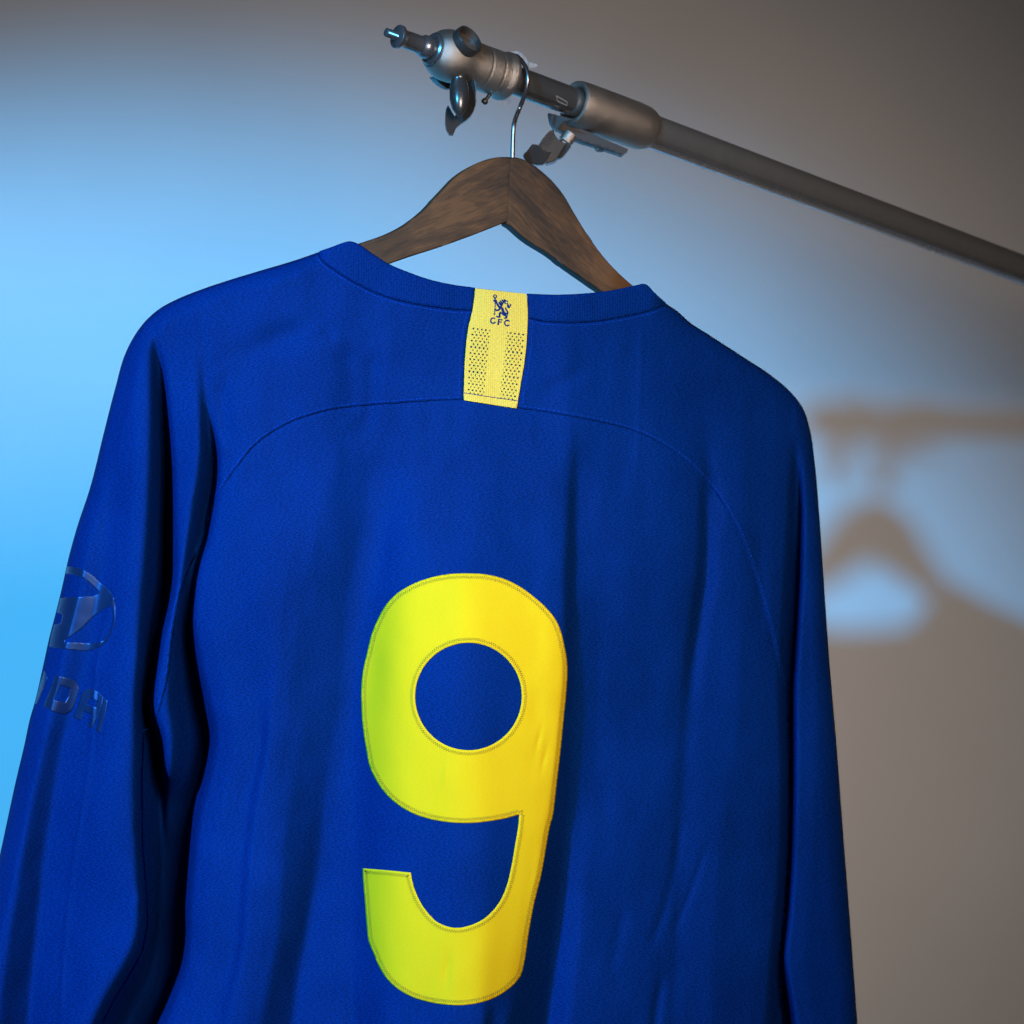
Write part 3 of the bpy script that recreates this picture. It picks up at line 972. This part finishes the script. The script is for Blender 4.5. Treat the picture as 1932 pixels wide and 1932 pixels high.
LET_A = [(640, 1290), (662, 1268), (690, 1266), (760, 1290), (797, 1330), (788, 1390), (715, 1572), (676, 1552), (716, 1470), (650, 1440), (622, 1512), (565, 1485), (610, 1380)]
LET_AH = [(692, 1336), (755, 1362), (737, 1408), (668, 1384)]
LET_I = [(802, 1338), (830, 1356), (825, 1400), (772, 1608), (742, 1592)]
LET_N = [(342, 1125), (360, 1155), (350, 1235), (292, 1378), (268, 1384), (300, 1260)]
for poly, hole, lab in ((LET_N, None, "letter N cut off by the sleeve edge"), (LET_D, LET_DH, "letter D"), (LET_A, LET_AH, "letter A"), (LET_I, None, "letter I")):
    patch("sleeve_letter", smooth_poly(Z4(poly), 2), M_FOIL, sleeve_l, 2.3, 2.4, holes=(smooth_poly(Z4(hole), 2),) if hole else (), thick=0.0005, clip_left=True, label=lab)

# ------------------------------------------------------------------ wooden hanger
hanger = thing("clothes_hanger", "dark brown wooden clothes hanger with a wire hook over the metal pole", "hanger",
               tuple(at_depth(967, 420, 1.74)))
Z1 = lambda pts: np.stack([660.4 + np.asarray(pts, float)[:, 0] * .3418, np.asarray(pts, float)[:, 1] * .3418], 1)
TOPL = [(885, 866), (850, 865), (760, 878), (680, 910), (600, 960), (500, 1060), (400, 1165), (300, 1240), (200, 1290), (45, 1345), (-150, 1400), (-450, 1500), (-800, 1640)]
BOTL = [(-800, 1700), (-450, 1590), (-150, 1530), (40, 1510), (220, 1455), (350, 1410), (500, 1362), (700, 1290), (872, 1222)]
TOPR = [(885, 866), (930, 870), (1000, 900), (1060, 945), (1120, 1000), (1180, 1075), (1230, 1160), (1290, 1260), (1350, 1350), (1430, 1450), (1510, 1530), (1580, 1590), (1750, 1710), (1980, 1900)]
BOTR = [(1980, 1975), (1750, 1830), (1560, 1710), (1390, 1610), (1300, 1548), (1200, 1478), (1100, 1403), (980, 1328), (874, 1236)]
HOFF = -0.019                    # the hanger sits inside the shirt, behind the back cloth


def hanger_point(u, v, back):
    """point on the hanger's front plane, pushed back along its own normal"""
    r = rays(u, v)
    plane = ((PLANE_P - EYE) @ PLANE_N) / (r @ PLANE_N)
    d = plane + np.maximum(0, shirt_depth(u, v) - plane - 0.010)
    d = d + (-HOFF) / abs(r @ PLANE_N)
    return at_depth(u, v, d) - PLANE_N * back


def slab(name, poly, mat, parent, thickness, point, bevel=0.0015, segs=3, step=14):
    V, T, de = triangulate(poly, (), step)
    n = len(V)
    loop = np.asarray(poly, float)
    A = point(V[:, 0], V[:, 1], 0.0)
    B = point(V[:, 0], V[:, 1], thickness)
    key = {(round(x, 3), round(y, 3)): i for i, (x, y) in enumerate(V)}
    idx = [key.get((round(x, 3), round(y, 3))) for x, y in loop]
    idx = [i for i in idx if i is not None]
    ar = np.sum(loop[:, 0] * np.roll(loop[:, 1], -1) - np.roll(loop[:, 0], -1) * loop[:, 1])
    F = [tuple(t) for t in T] + [tuple(i + n for i in t[::-1]) for t in T]
    for k in range(len(idx)):
        i, j = idx[k], idx[(k + 1) % len(idx)]
        F.append((i, j, j + n, i + n) if ar > 0 else (j, i, i + n, j + n))
    uv = np.vstack([np.stack([V[:, 0] / 1932, 1 - V[:, 1] / 1932], 1), np.stack([V[:, 0] / 1932 + .01, 1 - V[:, 1] / 1932 + .02], 1)])
    o = link(name, mesh(name, np.vstack([A, B]), F, uv), mat, parent)
    bm = bmesh.new()
    bm.from_mesh(o.data)
    bmesh.ops.recalc_face_normals(bm, faces=bm.faces)
    bm.to_mesh(o.data)
    bm.free()
    if bevel:
        m = o.modifiers.new("bevel", 'BEVEL')
        m.width = bevel
        m.segments = segs
        m.limit_method = 'ANGLE'
        m.angle_limit = math.radians(50)
        m.harden_normals = False
        w = o.modifiers.new("normals", 'WEIGHTED_NORMAL')
        w.keep_sharp = False
    return o


armL = np.vstack([smooth_poly(Z1(TOPL), 6, False, 70) + [0, 0], smooth_poly(Z1(BOTL), 8, False, 70)])
armL[0, 0] += 3
armL[-1, 0] += 3
armR = np.vstack([smooth_poly(Z1(TOPR), 6, False, 70), smooth_poly(Z1(BOTR), 8, False, 70)])
armR[0, 0] -= 3
armR[-1, 0] -= 4
slab("arm", armL, M_WOOD_L, hanger, 0.0135, hanger_point, 0.0012)
slab("arm", armR, M_WOOD_R, hanger, 0.0135, hanger_point, 0.0012)


def tube(name, P3, radius, mat, parent, seg=14, caps=True):
    P3 = np.asarray(P3, float)
    n = len(P3)
    rad = np.broadcast_to(np.asarray(radius, float), (n,))
    t = np.gradient(P3, axis=0)
    t /= np.linalg.norm(t, axis=1)[:, None]
    up = np.array([0.3, -0.8, 0.5])
    V, F = [], []
    for i in range(n):
        a = np.cross(t[i], up)
        a /= np.linalg.norm(a)
        b_ = np.cross(t[i], a)
        for k in range(seg):
            q = 2 * math.pi * k / seg
            V.append(P3[i] + rad[i] * (a * math.cos(q) + b_ * math.sin(q)))
    for i in range(n - 1):
        for k in range(seg):
            F.append((i * seg + k, i * seg + (k + 1) % seg, (i + 1) * seg + (k + 1) % seg, (i + 1) * seg + k))
    if caps:
        F.append(tuple(range(seg))[::-1])
        F.append(tuple((n - 1) * seg + k for k in range(seg)))
    return link(name, mesh(name, V, F), mat, parent)


hd = float(shirt_depth(967, 296)) + 0.026
pd = float(pole_depth(985))
hook = np.array([(998, 182, pd + .020), (993, 160, pd + .024), (980, 130, pd + .022), (971, 112, pd + .014), (970, 104, pd + .002), (976, 106, pd - .008),
                 (984, 114, pd - .0155), (991.5, 125, pd - .0195), (996, 138, pd - .0215), (996.5, 150, pd - .022), (993.5, 167, pd - .021), (987, 188, pd - .017),
                 (977.5, 211, pd - .010), (971, 227, hd), (968.5, 243, hd), (967.5, 270, hd), (967, 300, hd), (967, 330, hd)], float)
tt = np.arange(len(hook))
tq = np.linspace(0, len(hook) - 1, 90)
hk = np.stack([np.interp(tq, tt, hook[:, k]) for k in range(3)], 1)
ker = np.array([1, 2, 3, 2, 1.0])
ker /= ker.sum()
for _ in range(3):
    pad = np.vstack([hk[:1], hk[:1], hk, hk[-1:], hk[-1:]])
    hk = sum(ker[i] * pad[i:i + len(hk)] for i in range(5))
tube("hook", at_depth(hk[:, 0], hk[:, 1], hk[:, 2]), 0.00185, M_WIRE, hanger)

# ------------------------------------------------------------------ metal pole
pole = thing("stand_pole", "grey metal telescopic stand pole slanting down to the right, with clamps and knobs", "stand pole",
             tuple(at_depth(985, 150, 1.75)))
A0 = at_depth(985, 156.5, pole_depth(985))
B0 = at_depth(1932, 510, pole_depth(1932))
AX = (B0 - A0) / np.linalg.norm(B0 - A0)
FWD = np.array([0, 1.0, 0])


def axis_pt(u):
    """point of the pole axis seen at picture column u"""
    r = rays(u, 0.0)
    k = r[0]
    s = (k * (A0[1] - EYE[1]) - (A0[0] - EYE[0])) / (AX[0] - k * AX[1])
    return A0 + AX * s


def pr(u, r):
    """radius of r picture units at the pole's depth there"""
    return r * float(pole_depth(u)) * 2 * HALF / 1932


def lathe(name, prof, mat, parent, origin, direction, seg=48, smooth=True):
    """prof: list of (distance along direction, radius) in metres"""
    d = np.asarray(direction, float)
    d /= np.linalg.norm(d)
    a = np.cross(d, [0.1, 0.2, 1.0])
    a /= np.linalg.norm(a)
    b_ = np.cross(d, a)
    V, F = [], []
    for s, r in prof:
        for k in range(seg):
            q = 2 * math.pi * k / seg
            V.append(np.asarray(origin) + d * s + max(r, 1e-5) * (a * math.cos(q) + b_ * math.sin(q)))
    n = len(prof)
    for i in range(n - 1):
        for k in range(seg):
            F.append((i * seg + k, i * seg + (k + 1) % seg, (i + 1) * seg + (k + 1) % seg, (i + 1) * seg + k))
    o = link(name, mesh(name, V, F), mat, parent, smooth=smooth)
    bm = bmesh.new()
    bm.from_mesh(o.data)
    bmesh.ops.remove_doubles(bm, verts=bm.verts, dist=2e-5)
    bmesh.ops.recalc_face_normals(bm, faces=bm.faces)
    bm.to_mesh(o.data)
    bm.free()
    o.data.polygons.foreach_set("use_smooth", [smooth] * len(o.data.polygons))
    o.data.set_sharp_from_angle(angle=math.radians(38))
    return o


def along(name, prof, mat, seg=48, parent=pole):
    """turned piece on the pole axis: prof is a list of (picture column, picture radius)"""
    o0 = axis_pt(prof[0][0])
    return lathe(name, [(float((axis_pt(u) - o0) @ AX), pr(u, r)) for u, r in prof], mat, parent, o0, AX, seg)


# tubes
side = np.cross(AX, FWD)
side /= np.linalg.norm(side)
if side[2] > 0:
    side = -side
front = np.cross(side, AX)
front /= np.linalg.norm(front)
if front[1] > 0:
    front = -front


def profile_tube(name, u0, u1, rad, mat, strip, depth, seg=96):
    """straight tube on the pole axis whose section has a shallow recessed strip (angles below its front, in degrees)"""
    angs = sorted(set([i * 360 / seg for i in range(seg)] + [strip[0] - .6, strip[0] + .6, strip[1] - .6, strip[1] + .6]))
    V, F = [], []
    ends = (axis_pt(u0), axis_pt(u1))
    for e in ends:
        for q in angs:
            r_ = rad * (1 - depth if strip[0] < q < strip[1] else 1)
            V.append(e + (front * math.cos(math.radians(q)) + side * math.sin(math.radians(q))) * r_)
    m = len(angs)
    for k in range(m):
        F.append((k, (k + 1) % m, m + (k + 1) % m, m + k))
    F.append(tuple(range(m)))
    F.append(tuple(range(m, 2 * m))[::-1])
    o = link(name, mesh(name, V, F), mat, pole)
    bm = bmesh.new()
    bm.from_mesh(o.data)
    bmesh.ops.recalc_face_normals(bm, faces=bm.faces)
    bm.to_mesh(o.data)
    bm.free()
    o.data.polygons.foreach_set("use_smooth", [True] * len(o.data.polygons))
    o.data.set_sharp_from_angle(angle=math.radians(20))
    return o


R_OUT = float(pole_depth(1225)) * 2 * HALF / 1932 * 31.8
profile_tube("outer_tube", 1200, 2350, R_OUT, M_TUBE2, (34, 62), 0.035)
profile_tube("inner_tube", 950, 1120, float(pole_depth(1050)) * 2 * HALF / 1932 * 27.0, M_TUBE, (38, 60), 0.03)
# spigot with threaded stud
thread = [(727, 0), (727.5, 6.0)]
u = 729.0
while u < 748:
    thread += [(u, 8.6), (u + 1.1, 7.0)]
    u += 2.2
along("threaded_stud", thread + [(750, 8.4)], M_CHROME, 24)
along("spigot", [(748, 0), (748, 20), (749.5, 22.5), (754, 22.5), (757, 20), (762, 17.2), (790, 17.4), (794, 17.6), (797, 21), (803, 22.5), (808, 22), (810, 18.5), (818, 18.5)], M_CHROME)
ko = []
kn = [(812, 0), (812, 28), (814, 31.0), (823, 32.5), (825, 31)]
knob_ring = along("knurled_ring", kn, M_CHROME, 72)
me = knob_ring.data
c0 = axis_pt(818)
for i, vtx in enumerate(me.vertices):
    co = np.array(vtx.co)
    rad = co - c0 - AX * float((co - c0) @ AX)
    if np.linalg.norm(rad) > pr(818, 29):
        an = math.atan2(float(rad @ side), float(rad @ front))
        vtx.co = Vector(co + rad * (0.035 if int(round(an / (2 * math.pi) * 72)) % 2 else -0.035))
# socket body
along("socket", [(817, 20), (818, 34), (822, 38.5), (828, 43.5), (836, 47.5), (846, 49), (858, 48.5), (868, 46.0), (876, 43.8), (882, 43.1), (888, 43.0), (894, 42.9), (902, 42.8), (904, 42.8), (905, 42.2), (907, 42.2), (908, 42.8), (910, 42.8), (918, 42.8), (925, 42.8), (927, 42.8), (928, 42.2), (930, 42.2), (931, 42.8), (933, 42.8), (941, 42.9), (942, 43.2), (948, 46.4), (952, 46.7), (956, 44.5), (958, 40), (958.5, 30), (957, 26)], M_CAST, 64)
RGT, UPV = np.array([1.0, 0, 0]), np.array([0, 0, 1.0])
# open receiver tube standing across the socket
sc = axis_pt(849)
bd = -FWD * 0.60 + (RGT * 0.84 + UPV * 0.54) * 0.80
k_ = pr(870, 1.0)
lathe("receiver", [(6 * k_, 29 * k_), (55 * k_, 29.5 * k_), (57.5 * k_, 28.5 * k_), (58 * k_, 26.5 * k_), (56.5 * k_, 24 * k_), (14 * k_, 23 * k_), (13 * k_, 0)], M_KNOB, pole, sc, bd, 56)
# screw head near the rim
sc2 = at_depth(954, 116, pole_depth(955) - 0.0165)
lathe("screw", [(-6 * k_, 11 * k_), (2 * k_, 11.2 * k_), (4.5 * k_, 10 * k_), (5.4 * k_, 7 * k_), (5.4 * k_, 4.4 * k_), (2 * k_, 4.0 * k_), (1.8 * k_, 0)], M_CHROME, pole, sc2,
      -FWD * 0.85 - RGT * 0.18 + UPV * 0.42, 32)
# black pin under the socket
p0, p1 = at_depth(922, 181, pole_depth(920) + .004), at_depth(914, 192, pole_depth(920) + .004)
lathe("pin", [(-10 * k_, 3.4 * k_), (8 * k_, 3.6 * k_), (10 * k_, 6.2 * k_), (15 * k_, 6.6 * k_), (18 * k_, 4 * k_), (18.6 * k_, 0)], M_BLACK, pole, p0, p1 - p0, 20)

Z2 = lambda pts: np.stack([707.6 + np.asarray(pts, float)[:, 0] * .1953, 28.3 + np.asarray(pts, float)[:, 1] * .1953], 1)
Z7 = lambda pts: np.stack([967 + np.asarray(pts, float)[:, 0] * .1465, 141.5 + np.asarray(pts, float)[:, 1] * .1465], 1)


def plate(name, px, dz, thick, mat, parent=pole, bevel=0.0012, tilt=(0, 0), segs=3):
    """cast lobe: outline at the pole's depth + dz, thickness straight back; tilt leans its face"""
    px = smooth_poly(px, 2.5, True, 55)
    c = px.mean(0)

    def pt(u_, v_, back):
        d = float(pole_depth(c[0])) + dz + (u_ - c[0]) * tilt[0] * PX + (v_ - c[1]) * tilt[1] * PX
        return at_depth(u_, v_, d) + FWD * back
    return slab(name, px, mat, parent, thick, pt, bevel, segs, 6)


# wing knob under the socket
wk0 = at_depth(866, 148, pole_depth(866) - .008)
knob = lathe("wing_knob", [(-14 * k_, 18 * k_), (-4 * k_, 19 * k_), (0, 17.5 * k_), (2 * k_, 15.5 * k_), (6 * k_, 14.5 * k_), (22 * k_, 18.5 * k_), (45 * k_, 18 * k_), (62 * k_, 13.5 * k_), (74 * k_, 5.5 * k_), (77 * k_, 0)],
             M_KNOB, pole, wk0, -UPV + RGT * 0.02 - FWD * 0.25, 40)
plate("wing", Z2([(870, 640), (905, 590), (930, 580), (965, 640), (977, 760), (970, 860), (930, 960), (870, 1020), (800, 1060), (760, 1010), (800, 900), (850, 780)]), -0.004, 0.007, M_KNOB, knob, 0.0016, (-0.7, 0.1))
plate("wing", Z2([(705, 870), (690, 900), (676, 1000), (690, 1120), (715, 1160), (745, 1155), (780, 1090), (840, 1040), (790, 1000)]), 0.006, 0.006, M_KNOB, knob, 0.0014, (0.5, -0.2))
plate("wing", Z2([(528, 600), (560, 640), (610, 680), (690, 712), (760, 700), (740, 600)]), 0.022, 0.006, M_KNOB, knob, 0.0014)
# sleeve clamp between the two tubes
along("clamp_sleeve", [(1092, 25.5), (1090, 27), (1085.5, 30), (1082.5, 34), (1082, 38.5), (1083, 41.5), (1088, 43.2), (1100, 43.8), (1150, 43.8), (1195, 43.4), (1211, 42.0), (1219, 39.0), (1224, 35.4), (1224, 32)], M_CAST, 64)
flange = plate("clamp_flange", Z7([(560, 690), (640, 598), (900, 700), (1200, 830), (1495, 958), (1405, 1032), (1100, 930), (800, 830)]), -0.002, 0.012, M_FLANGE, pole, 0.0008, (-0.2, 0.8))
plate("clamp_lug", Z7([(452, 488), (600, 520), (760, 570), (650, 605), (560, 712), (522, 680), (485, 625), (463, 560)]), 0.004, 0.010, M_FLANGE, pole, 0.0008, (-1.3, 0.4))
st0 = at_depth(1068, 265, pole_depth(1070) + .004)
lathe("knob_stem", [(-16 * k_, 14 * k_), (4 * k_, 14 * k_), (6 * k_, 10 * k_), (24 * k_, 9 * k_)], M_CAST, pole, st0, np.array([-0.55, -0.1, -0.75]), 28)
tk = plate("turn_knob", Z7([(335, 890), (400, 800), (480, 715), (525, 705), (560, 790), (640, 862), (690, 890), (610, 1010), (560, 1092), (430, 1140), (400, 1050)]), -0.006, 0.014, M_KNOB, pole, 0.0024, (0.3, 0.3), 4)
plate("wing", Z7([(137, 1040), (190, 970), (252, 884), (335, 902), (400, 960), (495, 985), (450, 1070), (410, 1138), (290, 1152), (200, 1120), (148, 1075)]), -0.012, 0.007, M_KNOB, tk, 0.0016, (0.2, 0.5))
plate("wing", Z7([(640, 868), (738, 880), (757, 908), (700, 985), (615, 1070), (570, 1078), (600, 980)]), -0.008, 0.008, M_KNOB, tk, 0.0014, (-0.2, 0.3))
sb = at_depth(1134, 280, pole_depth(1134) + .004)
lathe("bolt_head", [(-6 * k_, 13 * k_), (2 * k_, 13 * k_), (6 * k_, 9 * k_), (8 * k_, 0)], M_CAST, pole, sb, np.array([0.15, 0, -1.0]), 28)
# pale worn sticker on the thin tube: a small frame bent round it
fr_o, fr_i = [], []
V, F = [], []


def on_tube(u_, phi, r):
    c_ = axis_pt(u_)
    q = math.radians(phi)
    return c_ + (front * math.cos(q) + side * math.sin(q)) * pr(u_, r)


sk = []
for (ua, pa, ub, pb) in ((1034, 14, 1056, 22), (1056, 22, 1059, 35), (1059, 35, 1040, 31), (1040, 31, 1034, 14)):
    sk.append([on_tube(ua + (ub - ua) * t_, pa + (pb - pa) * t_, 27.6) for t_ in np.linspace(0, 1, 8)])
VV, FF = [], []
for ln in sk:
    ln = np.array(ln)
    t_ = np.gradient(ln, axis=0)
    t_ /= np.linalg.norm(t_, axis=1)[:, None]
    nrm = np.cross(t_, front)
    nrm /= np.linalg.norm(nrm, axis=1)[:, None]
    k0 = len(VV)
    for q_, w_ in zip(ln, nrm):
        VV += [q_ - w_ * 0.0006, q_ + w_ * 0.0006]
    for i in range(len(ln) - 1):
        FF.append((k0 + 2 * i, k0 + 2 * i + 1, k0 + 2 * i + 3, k0 + 2 * i + 2))
link("mark", mesh("mark", VV, FF), M_MARK, pole)

# ------------------------------------------------------------------ clear tape remnant stuck round the pole behind the hook
tape_t = thing("clear_tape", "torn clear plastic tape stuck on the pole beside the hook", "tape", tuple(at_depth(998, 105, pd + .01)))


def flat_piece(name, px, dz):
    px = smooth_poly(px, 2, True, 50)

    def pt(u_, v_, back):
        d = float(pole_depth(985)) + dz + 0.004 * np.sin(u_ * 0.35) * 0.6 + (v_ - 110) * 0.0001
        return at_depth(u_, v_, d) + FWD * back
    return slab(name, px, M_CLEAR, tape_t, 0.0005, pt, 0, 1, 4)


flat_piece("tape_strip", Z2([(1290, 380), (1320, 350), (1370, 346), (1420, 372), (1460, 410), (1480, 455), (1540, 462), (1575, 485), (1530, 512), (1485, 520), (1430, 560), (1360, 520)]), 0.012)
flat_piece("tape_end", Z2([(1230, 800), (1310, 770), (1310, 830), (1275, 885), (1240, 850)]), 0.012)
